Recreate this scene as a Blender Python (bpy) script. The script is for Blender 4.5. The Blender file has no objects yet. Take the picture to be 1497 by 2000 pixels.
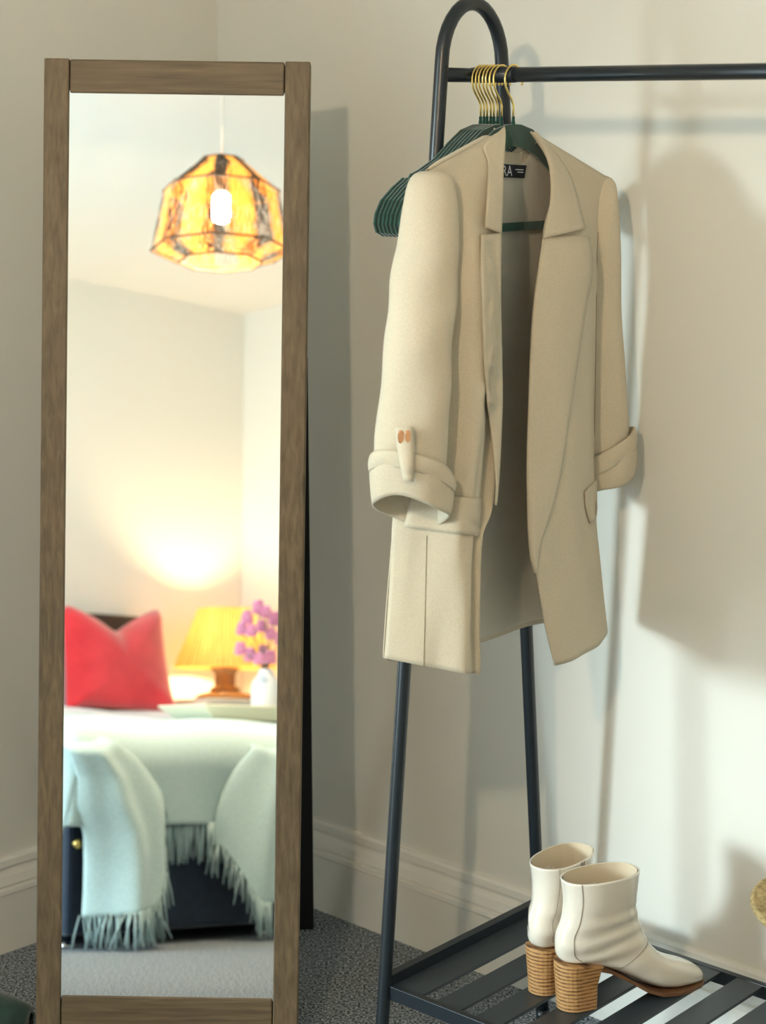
import bpy, math, random
import numpy as np
from mathutils import Vector, Matrix

random.seed(7)
rng = np.random.default_rng(7)
SC = bpy.context.scene
COL = SC.collection
pi = math.pi

# ------------------------------------------------------------------ camera
FPX, CX, CY = 4000.0, 748.5, 1000.0          # focal length and centre in photo pixels (1497 x 2000)
PITCH = math.atan2(791, FPX)
H = 1.51                                      # camera height
cam_d = bpy.data.cameras.new('camera')
cam_d.sensor_fit = 'VERTICAL'; cam_d.sensor_height = 36.0
cam_d.lens = FPX / 2000 * 36.0
cam_d.dof.use_dof = True; cam_d.dof.focus_distance = 3.1; cam_d.dof.aperture_fstop = 5.2
cam_d.clip_start = 0.05
cam = bpy.data.objects.new('camera', cam_d); COL.objects.link(cam)
cam.location = (0, 0, H); cam.rotation_euler = (pi / 2 - PITCH, 0, 0)
SC.camera = cam

# ------------------------------------------------------------------ room frame (corner of the two seen walls is the origin)
CAMP = np.array([0, 0, H])
def ray(x, y):
    dx, dy = x - CX, y - CY
    return np.array([dx, FPX * math.cos(PITCH) - dy * math.sin(PITCH), -(FPX * math.sin(PITCH) + dy * math.cos(PITCH))]) / FPX
def proj(P):
    q = np.asarray(P, float) - CAMP
    Z = q[..., 1] * math.cos(PITCH) - q[..., 2] * math.sin(PITCH)
    Y = -(q[..., 1] * math.sin(PITCH) + q[..., 2] * math.cos(PITCH))
    return CX + FPX * q[..., 0] / Z, CY + FPX * Y / Z, Z
def at_z(x, y, z=0.0):
    r = ray(x, y); return CAMP + r * ((z - H) / r[2])

K = at_z(450, 1699)                            # room corner on the floor
TH = math.radians(-44.5)
W1 = np.array([math.cos(TH), math.sin(TH), 0]); W2 = np.array([-math.sin(TH), math.cos(TH), 0])
def RM(X, Y, Z=0.0): return K + W1 * X + W2 * Y + np.array([0, 0, Z])
k = H / 1.475
CEIL = 2.4 * k
RX, RY = 4.0477 * k, -4.618 * k                         # room size: X 0..RX along the right wall, Y RY..0 along the left wall

# ------------------------------------------------------------------ world, sun, window light, exposure
world = bpy.data.worlds.new('world'); SC.world = world; world.use_nodes = True
bg = world.node_tree.nodes['Background']; bg.inputs[0].default_value = (0.72, 0.86, 1.0, 1); bg.inputs[1].default_value = 1.0
SUN_ELEV, SUN_TAN = math.radians(9.2), 0.40       # the sun slants in from the window beside the bed
sd = bpy.data.lights.new('sun_offscreen', 'SUN'); sd.energy = 2.5; sd.angle = math.radians(7.5); sd.color = (0.82, 0.97, 1.0)
sun = bpy.data.objects.new('sun_offscreen', sd); COL.objects.link(sun)
hdir = W2 + W1 * SUN_TAN; hdir /= np.linalg.norm(hdir)
sdir = Vector(tuple(hdir * math.cos(SUN_ELEV) + np.array([0, 0, -math.sin(SUN_ELEV)])))
sun.rotation_euler = sdir.to_track_quat('-Z', 'Y').to_euler(); sun.location = tuple(RM(-2.5, -10, 2.5))
WIN2 = (-4.30, -2.28, 0.25, 1.96)              # window opening in the left wall: Y0, Y1, Z0, Z1
def area(name, loc, direction, sx, sy, power, col):
    a = bpy.data.lights.new(name, 'AREA'); a.shape = 'RECTANGLE'; a.size = sx; a.size_y = sy; a.energy = power; a.color = col
    o = bpy.data.objects.new(name, a); COL.objects.link(o); o.location = tuple(loc)
    o.rotation_euler = Vector(tuple(direction)).to_track_quat('-Z', 'Y').to_euler(); return o
area('window_left_offscreen', RM(-0.30, (WIN2[0] + WIN2[1]) / 2, 1.35), W1, 2.4, 2.4, 190, (0.76, 0.92, 1.0))
SC.view_settings.view_transform = 'Standard'; SC.view_settings.look = 'None'
SC.view_settings.exposure = 0.04; SC.view_settings.gamma = 1.0; SC.view_settings.use_curve_mapping = False

# ------------------------------------------------------------------ materials
def lin(c):
    o = []
    for v in c[:3]:
        v = v / 255.0
        o.append(v / 12.92 if v <= 0.04045 else ((v + 0.055) / 1.055) ** 2.4)
    return (*o, 1.0)
MATS = {}
def mat(name, col, rough=0.5, metal=0.0, col2=None, nscale=20, stretch=(1, 1, 1), detail=3, lo=0.35, hi=0.65,
        bump=0.0, bscale=200, bstretch=None, sheen=0.0, coat=0.0, spec=0.5, transl=0.0):
    m = bpy.data.materials.new(name); m.use_nodes = True; nt = m.node_tree; N, L = nt.nodes, nt.links
    p = N['Principled BSDF']; p.inputs['Base Color'].default_value = lin(col)
    p.inputs['Roughness'].default_value = rough; p.inputs['Metallic'].default_value = metal
    p.inputs['Sheen Weight'].default_value = sheen; p.inputs['Coat Weight'].default_value = coat
    p.inputs['Specular IOR Level'].default_value = spec
    tc = N.new('ShaderNodeTexCoord')
    if col2 is not None:
        mp = N.new('ShaderNodeMapping'); mp.inputs['Scale'].default_value = stretch; L.new(tc.outputs['Object'], mp.inputs[0])
        nz = N.new('ShaderNodeTexNoise'); nz.inputs['Scale'].default_value = nscale; nz.inputs['Detail'].default_value = detail
        L.new(mp.outputs[0], nz.inputs['Vector'])
        cr = N.new('ShaderNodeValToRGB'); cr.color_ramp.elements[0].position = lo; cr.color_ramp.elements[1].position = hi
        cr.color_ramp.elements[0].color = lin(col); cr.color_ramp.elements[1].color = lin(col2)
        L.new(nz.outputs[0], cr.inputs[0]); L.new(cr.outputs[0], p.inputs['Base Color'])
    if bump:
        mp2 = N.new('ShaderNodeMapping'); mp2.inputs['Scale'].default_value = bstretch or (1, 1, 1); L.new(tc.outputs['Object'], mp2.inputs[0])
        n2 = N.new('ShaderNodeTexNoise'); n2.inputs['Scale'].default_value = bscale; n2.inputs['Detail'].default_value = 4
        L.new(mp2.outputs[0], n2.inputs['Vector'])
        bp = N.new('ShaderNodeBump'); bp.inputs['Strength'].default_value = bump; bp.inputs['Distance'].default_value = 0.004
        L.new(n2.outputs[0], bp.inputs['Height']); L.new(bp.outputs[0], p.inputs['Normal'])
    if transl:
        tr = N.new('ShaderNodeBsdfTranslucent'); tr.inputs[0].default_value = lin(col)
        if col2 is not None: L.new(cr.outputs[0], tr.inputs[0])
        mx = N.new('ShaderNodeMixShader'); mx.inputs[0].default_value = transl
        L.new(p.outputs[0], mx.inputs[1]); L.new(tr.outputs[0], mx.inputs[2])
        L.new(mx.outputs[0], N['Material Output'].inputs[0])
    MATS[name] = m; return m

def glow(name, col, strength):
    m = bpy.data.materials.new(name); m.use_nodes = True; N, L = m.node_tree.nodes, m.node_tree.links
    e = N.new('ShaderNodeEmission'); e.inputs[0].default_value = (*col, 1); e.inputs[1].default_value = strength
    L.new(e.outputs[0], N['Material Output'].inputs[0]); MATS[name] = m; return m

mat('wall', (222, 220, 212), 0.85, bump=0.05, bscale=60)
mat('ceiling', (230, 228, 220), 0.9)
mat('skirting', (228, 225, 217), 0.45)
mat('carpet', (60, 63, 67), 0.95, col2=(182, 189, 195), nscale=230, detail=2, lo=0.40, hi=0.62, bump=1.0, bscale=330, spec=0.1)
mat('black_metal', (22, 30, 37), 0.34, spec=0.5, bump=0.02, bscale=400)
mat('slat_metal', (44, 52, 58), 0.42, spec=0.5)
mat('gold', (244, 212, 130), 0.28, 1.0)
mat('copper', (238, 176, 132), 0.25, 1.0)
mat('green_velvet', (9, 52, 43), 0.85, col2=(14, 66, 54), nscale=60, sheen=0.5, spec=0.2)
mat('linen', (205, 192, 168), 0.9, col2=(213, 201, 178), nscale=700, stretch=(1, 1, 0.5), detail=2, bump=0.4, bscale=17, bstretch=(1, 1, 0.5), sheen=0.1, spec=0.15, transl=0.14)
mat('lining', (236, 234, 226), 0.6, col2=(242, 240, 233), nscale=12, spec=0.3, bump=0.15, bscale=22, bstretch=(1, 1, 0.3), transl=0.55)
mat('thread', (128, 112, 88), 0.9)
mat('label_black', (20, 22, 28), 0.7); mat('label_white', (205, 208, 214), 0.7)
mat('patent', (224, 216, 202), 0.16, coat=0.7, spec=0.5, col2=(229, 221, 208), nscale=14, bump=0.22, bscale=20)
mat('boot_lining', (205, 190, 165), 0.8)
mat('sole', (120, 84, 58), 0.55)
mat('boot_seam', (150, 138, 124), 0.6)
mat('backing', (24, 22, 21), 0.8)
mat('strut', (16, 15, 15), 0.7)
mat('navy', (17, 32, 52), 0.75, col2=(22, 40, 62), nscale=40, sheen=0.4, spec=0.3)
mat('chrome', (210, 212, 215), 0.12, 1.0)
mat('headboard', (58, 46, 40), 0.8)
mat('sheet', (226, 224, 232), 0.8, sheen=0.1)
mat('throw', (182, 205, 203), 0.92, col2=(196, 217, 213), nscale=180, bump=0.25, bscale=500, sheen=0.3, spec=0.15)
mat('fringe', (176, 198, 197), 0.9)
mat('red_velvet', (196, 30, 42), 0.7, col2=(214, 44, 54), nscale=9, sheen=0.7, spec=0.2)
mat('tray', (228, 222, 200), 0.6)
mat('vase', (214, 218, 220), 0.35)
mat('petal', (242, 178, 214), 0.7, col2=(250, 212, 232), nscale=60, transl=0.45)
mat('stem', (96, 110, 60), 0.7)
mat('lamp_wood', (74, 50, 20), 0.45, col2=(96, 66, 26), nscale=20, stretch=(1, 1, 0.2))
mat('nightstand', (214, 206, 192), 0.5)
mat('white_plastic', (226, 224, 216), 0.4)
mat('straw', (196, 176, 128), 0.85, col2=(150, 128, 84), nscale=90, stretch=(1, 1, 3), bump=0.8, bscale=160)
mat('slipper_green', (20, 50, 44), 0.7, col2=(28, 62, 54), nscale=40, sheen=0.4)
mat('slipper_sole', (12, 12, 12), 0.7)
mat('window_frame', (226, 226, 222), 0.4)
glow('bulb', (1.0, 0.80, 0.55), 4300.0)
glow('lamp_bulb', (1.0, 0.76, 0.44), 700.0)

def wood_mat(name, axis):
    m = bpy.data.materials.new(name); m.use_nodes = True; N, L = m.node_tree.nodes, m.node_tree.links
    p = N['Principled BSDF']; p.inputs['Roughness'].default_value = 0.5; p.inputs['Specular IOR Level'].default_value = 0.4
    tc = N.new('ShaderNodeTexCoord'); mp = N.new('ShaderNodeMapping')
    mp.inputs['Scale'].default_value = (1, 1, 0.06) if axis == 'z' else (0.06, 1, 1)
    L.new(tc.outputs['Object'], mp.inputs[0])
    n1 = N.new('ShaderNodeTexNoise'); n1.inputs['Scale'].default_value = 150; n1.inputs['Detail'].default_value = 5; n1.inputs['Distortion'].default_value = 0.4
    L.new(mp.outputs[0], n1.inputs['Vector'])
    n2 = N.new('ShaderNodeTexNoise'); n2.inputs['Scale'].default_value = 24; n2.inputs['Detail'].default_value = 2
    L.new(mp.outputs[0], n2.inputs['Vector'])
    c1 = N.new('ShaderNodeValToRGB'); c1.color_ramp.elements[0].position = 0.2; c1.color_ramp.elements[1].position = 0.8
    c1.color_ramp.elements[0].color = lin((80, 68, 51)); c1.color_ramp.elements[1].color = lin((126, 107, 82))
    L.new(n1.outputs[0], c1.inputs[0])
    c2 = N.new('ShaderNodeValToRGB'); c2.color_ramp.elements[0].position = 0.35; c2.color_ramp.elements[1].position = 0.7
    c2.color_ramp.elements[0].color = (0.86, 0.85, 0.84, 1); c2.color_ramp.elements[1].color = (1.1, 1.08, 1.04, 1)
    L.new(n2.outputs[0], c2.inputs[0])
    mu = N.new('ShaderNodeMix'); mu.data_type = 'RGBA'; mu.blend_type = 'MULTIPLY'; mu.inputs[0].default_value = 1
    L.new(c1.outputs[0], mu.inputs[6]); L.new(c2.outputs[0], mu.inputs[7])
    # knots
    mk = N.new('ShaderNodeMapping'); mk.inputs['Scale'].default_value = (7, 7, 5) if axis == 'z' else (5, 7, 7)
    L.new(tc.outputs['Object'], mk.inputs[0])
    vo = N.new('ShaderNodeTexVoronoi'); vo.inputs['Scale'].default_value = 1.0; vo.inputs['Randomness'].default_value = 1.0
    L.new(mk.outputs[0], vo.inputs['Vector'])
    ck = N.new('ShaderNodeValToRGB'); ck.color_ramp.elements[0].position = 0.02; ck.color_ramp.elements[1].position = 0.12
    ck.color_ramp.elements[0].color = lin((44, 32, 24)); ck.color_ramp.elements[1].color = (1, 1, 1, 1)
    L.new(vo.outputs['Distance'], ck.inputs[0])
    m2 = N.new('ShaderNodeMix'); m2.data_type = 'RGBA'; m2.blend_type = 'MULTIPLY'; m2.inputs[0].default_value = 0.85
    L.new(mu.outputs[2], m2.inputs[6]); L.new(ck.outputs[0], m2.inputs[7]); L.new(m2.outputs[2], p.inputs['Base Color'])
    bp = N.new('ShaderNodeBump'); bp.inputs['Strength'].default_value = 0.12; bp.inputs['Distance'].default_value = 0.002
    L.new(n1.outputs[0], bp.inputs['Height']); L.new(bp.outputs[0], p.inputs['Normal'])
    MATS[name] = m
wood_mat('wood_upright', 'z'); wood_mat('wood_level', 'x')

def heel_mat():
    m = bpy.data.materials.new('heel_stack'); m.use_nodes = True; N, L = m.node_tree.nodes, m.node_tree.links
    p = N['Principled BSDF']; p.inputs['Roughness'].default_value = 0.5
    tc = N.new('ShaderNodeTexCoord'); sp = N.new('ShaderNodeSeparateXYZ'); L.new(tc.outputs['Object'], sp.inputs[0])
    mu = N.new('ShaderNodeMath'); mu.operation = 'MULTIPLY'; mu.inputs[1].default_value = 2 * pi / 0.0058; L.new(sp.outputs[2], mu.inputs[0])
    si = N.new('ShaderNodeMath'); si.operation = 'SINE'; L.new(mu.outputs[0], si.inputs[0])
    nz = N.new('ShaderNodeTexNoise'); nz.inputs['Scale'].default_value = 90
    mp = N.new('ShaderNodeMapping'); mp.inputs['Scale'].default_value = (1, 1, 6); L.new(tc.outputs['Object'], mp.inputs[0]); L.new(mp.outputs[0], nz.inputs['Vector'])
    ad = N.new('ShaderNodeMath'); ad.operation = 'MULTIPLY_ADD'; ad.inputs[1].default_value = 0.34; L.new(si.outputs[0], ad.inputs[0]); L.new(nz.outputs[0], ad.inputs[2])
    cr = N.new('ShaderNodeValToRGB'); cr.color_ramp.elements[0].position = 0.15; cr.color_ramp.elements[1].position = 0.5
    cr.color_ramp.elements[0].color = lin((104, 70, 40)); cr.color_ramp.elements[1].color = lin((186, 142, 92))
    L.new(ad.outputs[0], cr.inputs[0]); L.new(cr.outputs[0], p.inputs['Base Color']); MATS['heel_stack'] = m
heel_mat()

def mirror_mat():
    m = bpy.data.materials.new('mirror'); m.use_nodes = True; N, L = m.node_tree.nodes, m.node_tree.links
    g = N.new('ShaderNodeBsdfGlossy'); g.inputs['Color'].default_value = (0.94, 0.955, 0.945, 1); g.inputs['Roughness'].default_value = 0.0
    L.new(g.outputs[0], N['Material Output'].inputs[0]); MATS['mirror'] = m
mirror_mat()

def pane_mat():
    m = bpy.data.materials.new('pane'); m.use_nodes = True; N, L = m.node_tree.nodes, m.node_tree.links
    t = N.new('ShaderNodeBsdfTransparent'); t.inputs[0].default_value = (0.96, 0.98, 0.98, 1)
    g = N.new('ShaderNodeBsdfGlossy'); g.inputs['Roughness'].default_value = 0.02
    x = N.new('ShaderNodeMixShader'); x.inputs[0].default_value = 0.05
    L.new(t.outputs[0], x.inputs[1]); L.new(g.outputs[0], x.inputs[2]); L.new(x.outputs[0], N['Material Output'].inputs[0]); MATS['pane'] = m
pane_mat()

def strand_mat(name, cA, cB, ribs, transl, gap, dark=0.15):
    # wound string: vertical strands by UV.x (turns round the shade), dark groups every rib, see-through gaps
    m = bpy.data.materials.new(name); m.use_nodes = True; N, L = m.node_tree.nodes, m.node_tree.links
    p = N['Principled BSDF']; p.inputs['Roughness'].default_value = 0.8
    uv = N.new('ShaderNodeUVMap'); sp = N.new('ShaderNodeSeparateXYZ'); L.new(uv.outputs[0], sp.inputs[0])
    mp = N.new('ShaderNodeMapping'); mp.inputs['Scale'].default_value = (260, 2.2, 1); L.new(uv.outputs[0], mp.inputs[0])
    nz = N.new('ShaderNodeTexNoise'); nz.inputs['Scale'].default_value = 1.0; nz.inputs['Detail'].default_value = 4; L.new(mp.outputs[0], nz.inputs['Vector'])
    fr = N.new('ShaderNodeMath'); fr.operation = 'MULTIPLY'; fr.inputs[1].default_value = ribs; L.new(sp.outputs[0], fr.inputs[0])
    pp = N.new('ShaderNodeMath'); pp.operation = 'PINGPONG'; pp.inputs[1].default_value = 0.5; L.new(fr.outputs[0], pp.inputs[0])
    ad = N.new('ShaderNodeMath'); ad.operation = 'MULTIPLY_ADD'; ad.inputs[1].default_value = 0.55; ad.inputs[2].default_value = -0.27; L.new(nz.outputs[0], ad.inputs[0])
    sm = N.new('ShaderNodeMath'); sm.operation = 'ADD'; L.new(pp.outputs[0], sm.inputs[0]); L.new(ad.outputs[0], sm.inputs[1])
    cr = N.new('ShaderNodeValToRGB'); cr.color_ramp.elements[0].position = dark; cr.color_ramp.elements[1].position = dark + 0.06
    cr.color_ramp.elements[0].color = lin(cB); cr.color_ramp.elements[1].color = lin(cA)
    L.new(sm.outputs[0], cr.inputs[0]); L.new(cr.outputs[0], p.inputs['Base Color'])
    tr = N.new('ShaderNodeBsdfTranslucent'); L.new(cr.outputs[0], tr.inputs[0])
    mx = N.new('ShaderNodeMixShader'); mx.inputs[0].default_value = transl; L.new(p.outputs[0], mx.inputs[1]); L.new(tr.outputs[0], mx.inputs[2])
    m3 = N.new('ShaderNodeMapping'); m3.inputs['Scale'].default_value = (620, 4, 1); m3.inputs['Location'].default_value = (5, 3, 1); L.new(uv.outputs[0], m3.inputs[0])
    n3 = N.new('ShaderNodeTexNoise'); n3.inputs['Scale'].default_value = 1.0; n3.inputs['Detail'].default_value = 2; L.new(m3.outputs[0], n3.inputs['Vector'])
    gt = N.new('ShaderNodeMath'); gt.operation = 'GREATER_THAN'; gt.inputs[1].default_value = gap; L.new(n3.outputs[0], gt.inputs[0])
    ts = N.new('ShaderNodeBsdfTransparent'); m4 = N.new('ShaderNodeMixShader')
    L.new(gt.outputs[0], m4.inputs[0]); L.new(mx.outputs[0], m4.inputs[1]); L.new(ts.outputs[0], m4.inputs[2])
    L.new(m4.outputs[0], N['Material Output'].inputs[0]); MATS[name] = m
strand_mat('raffia', (232, 158, 66), (14, 12, 8), 8, 0.03, 0.535, 0.235)
strand_mat('raffia_top', (232, 158, 66), (14, 12, 8), 8, 0.03, 0.65, 0.235)
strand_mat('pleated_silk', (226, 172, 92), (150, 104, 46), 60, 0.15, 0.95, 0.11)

# ------------------------------------------------------------------ mesh helpers
class MB:
    def __init__(s): s.v = []; s.f = []; s.uv = None
    def add(s, vs, fs):
        o = len(s.v); s.v += [tuple(map(float, p)) for p in vs]; s.f += [tuple(i + o for i in f) for f in fs]; return s
    def box(s, c, ax, ay, az):
        c, ax, ay, az = map(np.asarray, (c, ax, ay, az))
        vs = [c + i * ax + j * ay + k * az for k in (-1, 1) for j in (-1, 1) for i in (-1, 1)]
        return s.add(vs, [(0, 2, 3, 1), (4, 5, 7, 6), (0, 1, 5, 4), (2, 6, 7, 3), (0, 4, 6, 2), (1, 3, 7, 5)])
    def grid(s, P, closed=False):
        P = np.asarray(P); nv, nu = P.shape[:2]; fs = []
        for j in range(nv - 1):
            for i in range(nu if closed else nu - 1):
                i2 = (i + 1) % nu
                fs.append((j * nu + i, j * nu + i2, (j + 1) * nu + i2, (j + 1) * nu + i))
        return s.add(P.reshape(-1, 3), fs)
    def loft(s, rings, cap0=True, cap1=True):
        P = np.asarray(rings); n = P.shape[1]; o = len(s.v); s.grid(P, True)
        if cap0: s.f.append(tuple(o + i for i in range(n))[::-1])
        if cap1: s.f.append(tuple(o + (len(P) - 1) * n + i for i in range(n)))
        return s
    def tube(s, path, r, seg=12, cap=True):
        path = [np.asarray(p, float) for p in path]; rings = []; n = len(path)
        rr = r if hasattr(r, '__len__') else [r] * n
        T = [path[min(i + 1, n - 1)] - path[max(i - 1, 0)] for i in range(n)]
        up = np.array([0.0, 0, 1]);
        if abs(T[0][2]) / (np.linalg.norm(T[0]) + 1e-12) > 0.9: up = np.array([0, 1.0, 0]) if abs(T[0][1]) < abs(T[0][0]) + 1e-9 or True else up
        a = np.cross(T[0], up); a /= np.linalg.norm(a) + 1e-12
        for i in range(n):
            t = T[i] / (np.linalg.norm(T[i]) + 1e-12)
            a = a - t * (a @ t); a /= np.linalg.norm(a) + 1e-12; b = np.cross(t, a)
            rings.append([path[i] + rr[i] * (a * math.cos(2 * pi * k / seg) + b * math.sin(2 * pi * k / seg)) for k in range(seg)])
        return s.loft(rings, cap, cap)
    def lathe(s, c, prof, seg=24, cap0=True, cap1=True, ex=(1, 0, 0), ey=(0, 1, 0), ez=(0, 0, 1)):
        c, ex, ey, ez = map(np.asarray, (c, ex, ey, ez))
        return s.loft([[c + ez * z + r * (ex * math.cos(2 * pi * k / seg) + ey * math.sin(2 * pi * k / seg)) for k in range(seg)] for r, z in prof], cap0, cap1)

def smooth_pts(pts, n):
    """resample a polyline of points (any dimension) to n points with Catmull-Rom"""
    P = np.asarray(pts, float); m = len(P)
    d = np.r_[0, np.cumsum(np.linalg.norm(np.diff(P[:, :2], axis=0), axis=1))]; d /= d[-1]
    out = []
    for t in np.linspace(0, 1, n):
        i = min(max(np.searchsorted(d, t) - 1, 0), m - 2); u = (t - d[i]) / (d[i + 1] - d[i] + 1e-12)
        p0, p1, p2, p3 = P[max(i - 1, 0)], P[i], P[i + 1], P[min(i + 2, m - 1)]
        m1 = (p2 - p0) * 0.5; m2 = (p3 - p1) * 0.5
        if i > 0: m1 = (p2 - p0) * (d[i + 1] - d[i]) / (d[i + 1] - d[i - 1])
        else: m1 = p2 - p1
        if i < m - 2: m2 = (p3 - p1) * (d[i + 1] - d[i]) / (d[i + 2] - d[i])
        else: m2 = p2 - p1
        out.append((2 * u**3 - 3 * u**2 + 1) * p1 + (u**3 - 2 * u**2 + u) * m1 + (-2 * u**3 + 3 * u**2) * p2 + (u**3 - u**2) * m2)
    return np.array(out)

BASE = {}
def tag(o, label, cat, group=None, kind=None):
    o['label'] = label
    if cat: o['category'] = cat
    if group: o['group'] = group
    if kind: o['kind'] = kind
    return o
def thing(name, label, cat, base, group=None):
    o = bpy.data.objects.new(name, None); COL.objects.link(o); o.location = tuple(map(float, base)); o.empty_display_size = 0.05
    BASE[o.name] = np.asarray(base, float); return tag(o, label, cat, group)
def part(name, mb, m, parent=None, base=None, smooth=False, solid=0.0, offset=-1.0, bevel=0.0, sub=0, label=None):
    b = BASE[parent.name] if parent is not None else np.asarray(base if base is not None else (0, 0, 0), float)
    me = bpy.data.meshes.new(name); me.from_pydata([tuple(np.asarray(p) - b) for p in mb.v], [], mb.f)
    if mb.uv is not None:
        uvl = me.uv_layers.new(name='UVMap')
        for k, lp in enumerate(me.loops): uvl.data[k].uv = mb.uv[k]
    me.validate(); me.update()
    if smooth: me.polygons.foreach_set('use_smooth', [True] * len(me.polygons))
    me.materials.append(MATS[m])
    o = bpy.data.objects.new(name, me); COL.objects.link(o)
    if parent is not None: o.parent = parent
    else: o.location = tuple(b)
    BASE[o.name] = b
    if bevel:
        q = o.modifiers.new('bevel', 'BEVEL'); q.width = bevel; q.segments = 2; q.limit_method = 'ANGLE'
    if sub:
        q = o.modifiers.new('subdivision', 'SUBSURF'); q.levels = sub; q.render_levels = sub
    if solid:
        q = o.modifiers.new('thickness', 'SOLIDIFY'); q.thickness = solid; q.offset = offset
    if label: o['label'] = label
    return o
def solo(name, mb, m, label, cat, base, group=None, **kw):
    return tag(part(name, mb, m, None, base, **kw), label, cat, group)
def struct(name, mb, m, label, **kw):
    o = part(name, mb, m, None, RM(0, 0, 0), **kw); o['kind'] = 'structure'; o['label'] = label; return o
Z3 = np.array([0, 0, 1.0])
def rbox(mb, x0, x1, y0, y1, z0, z1):
    return mb.box(RM((x0 + x1) / 2, (y0 + y1) / 2, (z0 + z1) / 2), W1 * (x1 - x0) / 2, W2 * (y1 - y0) / 2, Z3 * (z1 - z0) / 2)

# ------------------------------------------------------------------ the room
T = 0.12
struct('floor', rbox(MB(), -T, RX + T, RY - T, T, -0.08, 0), 'carpet', 'grey speckled short pile carpet')
struct('ceiling', rbox(MB(), -T, RX + T, RY - T, T, CEIL, CEIL + 0.08), 'ceiling', 'plain off white ceiling')
struct('wall_right', rbox(MB(), -T, RX + T, 0, T, 0, CEIL), 'wall', 'pale grey wall behind the clothes rack')
m = MB(); a0, a1, c0, c1 = WIN2
rbox(m, -T, 0, RY, a0, 0, CEIL); rbox(m, -T, 0, a1, 0, 0, CEIL); rbox(m, -T, 0, a0, a1, 0, c0); rbox(m, -T, 0, a0, a1, c1, CEIL)
struct('wall_left', m, 'wall', 'pale grey wall beside the mirror')
struct('wall_side', rbox(MB(), RX, RX + T, RY - T, 0, 0, CEIL), 'wall', 'pale wall behind the table lamp')
struct('wall_back', rbox(MB(), -T, RX, RY - T, RY, 0, CEIL), 'wall', 'pale wall behind the headboard')

SK = 0.1755
prof = [(0, SK), (0.007, SK), (0.0105, SK - 0.005), (0.012, SK - 0.017), (0.007, SK - 0.0195), (0.0085, SK - 0.024), (0.0135, SK - 0.034), (0.0165, SK - 0.046),
        (0.0175, SK - 0.050), (0.0145, SK - 0.0525), (0.0145, SK - 0.0545), (0.0215, SK - 0.0565), (0.0225, SK - 0.064), (0.0215, SK - 0.067), (0.021, 0), (0, 0)]
def skirt(name, fn, length, label):
    m = MB(); rings = [[fn(t, d, z) for d, z in prof] for t in (0, length)]
    m.loft(rings); struct(name, m, 'skirting', label)
skirt('baseboard_right', lambda t, d, z: RM(t, -d, z), RX, 'tall moulded white skirting board behind the rack')
skirt('baseboard_left', lambda t, d, z: RM(d, -t, z), -RY, 'tall moulded white skirting board left of the mirror')
skirt('baseboard_side', lambda t, d, z: RM(RX - d, -t, z), -RY, 'tall moulded white skirting board beside the bed')
skirt('baseboard_back', lambda t, d, z: RM(t, RY + d, z), RX, 'tall moulded white skirting board behind the bed')

def window(name, rect, fn, label):
    u0, u1, z0, z1 = rect
    def bar(mm, ua, ub, za, zb, d0=-0.075, d1=-0.035):
        ps = [fn(u, d, z) for z in (za, zb) for d in (d0, d1) for u in (ua, ub)]
        mm.add(ps, [(0, 2, 3, 1), (4, 5, 7, 6), (0, 1, 5, 4), (2, 6, 7, 3), (0, 4, 6, 2), (1, 3, 7, 5)])
    m = MB(); w = 0.035
    bar(m, u0, u0 + w, z0, z1); bar(m, u1 - w, u1, z0, z1); bar(m, u0, u1, z0, z0 + w); bar(m, u0, u1, z1 - w, z1)
    root = struct(name, m, 'window_frame', label)
    g = MB(); bar(g, u0 + w, u1 - w, z0 + w, z1 - w, -0.058, -0.054); part('pane', g, 'pane', root)
    sl = MB(); bar(sl, u0 - 0.04, u1 + 0.04, z0 - 0.03, z0, -0.035, 0.035); part('window_sill', sl, 'window_frame', root)
window('window_1', WIN2, lambda u, d, z: RM(d, u, z), 'white framed window in the left wall')

# ------------------------------------------------------------------ standing mirror
MB0 = at_z(322, 2080)                           # foot of the mirror, centre
psi, tl, rho = math.radians(-0.3), math.radians(9.2), math.radians(0.8)
MN = np.array([math.sin(psi) * math.cos(tl), -math.cos(psi) * math.cos(tl), math.sin(tl)])
mu0 = np.array([math.cos(psi), math.sin(psi), 0]); mv0 = np.cross(MN, mu0); mv0 *= np.sign(mv0[2])
MU = mu0 * math.cos(rho) - mv0 * math.sin(rho); MV = mv0 * math.cos(rho) + mu0 * math.sin(rho)
def MP(u, v, w=0.0): return MB0 + MU * u + MV * v + MN * w          # w towards the room
def mir_plane(x, y):
    r = ray(x, y); return CAMP + r * (((MB0 - CAMP) @ MN) / (r @ MN))
def mref(x, y):
    q = mir_plane(x, y); r = ray(x, y); r = r - 2 * MN * (r @ MN); return q, r / np.linalg.norm(r)
mir = thing('standing_mirror', 'tall standing mirror in a brown stained wooden frame', 'mirror', MB0)
uL, uR, vT = -0.2032 * k, 0.2078 * k, 1.5662 * k
gL, gR, gB, gT = -0.1640 * k, 0.1683 * k, 0.1078 * k, 1.514 * k
def mbox(u0, u1, v0, v1, w0, w1): return MB().box(MP((u0 + u1) / 2, (v0 + v1) / 2, (w0 + w1) / 2), MU * (u1 - u0) / 2, MV * (v1 - v0) / 2, MN * (w1 - w0) / 2)
fw, bw = 0.004, -0.030
part('stile', mbox(uL, gL - 0.0005, 0.000, vT, bw, fw), 'wood_upright', mir, bevel=0.0022)
part('stile', mbox(gR + 0.0005, uR, 0.003, vT, bw, fw), 'wood_upright', mir, bevel=0.0022)
part('rail', mbox(gL + 0.0008, gR - 0.0008, gT, vT - 0.001, bw, fw - 0.001), 'wood_level', mir, bevel=0.0022)
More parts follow.
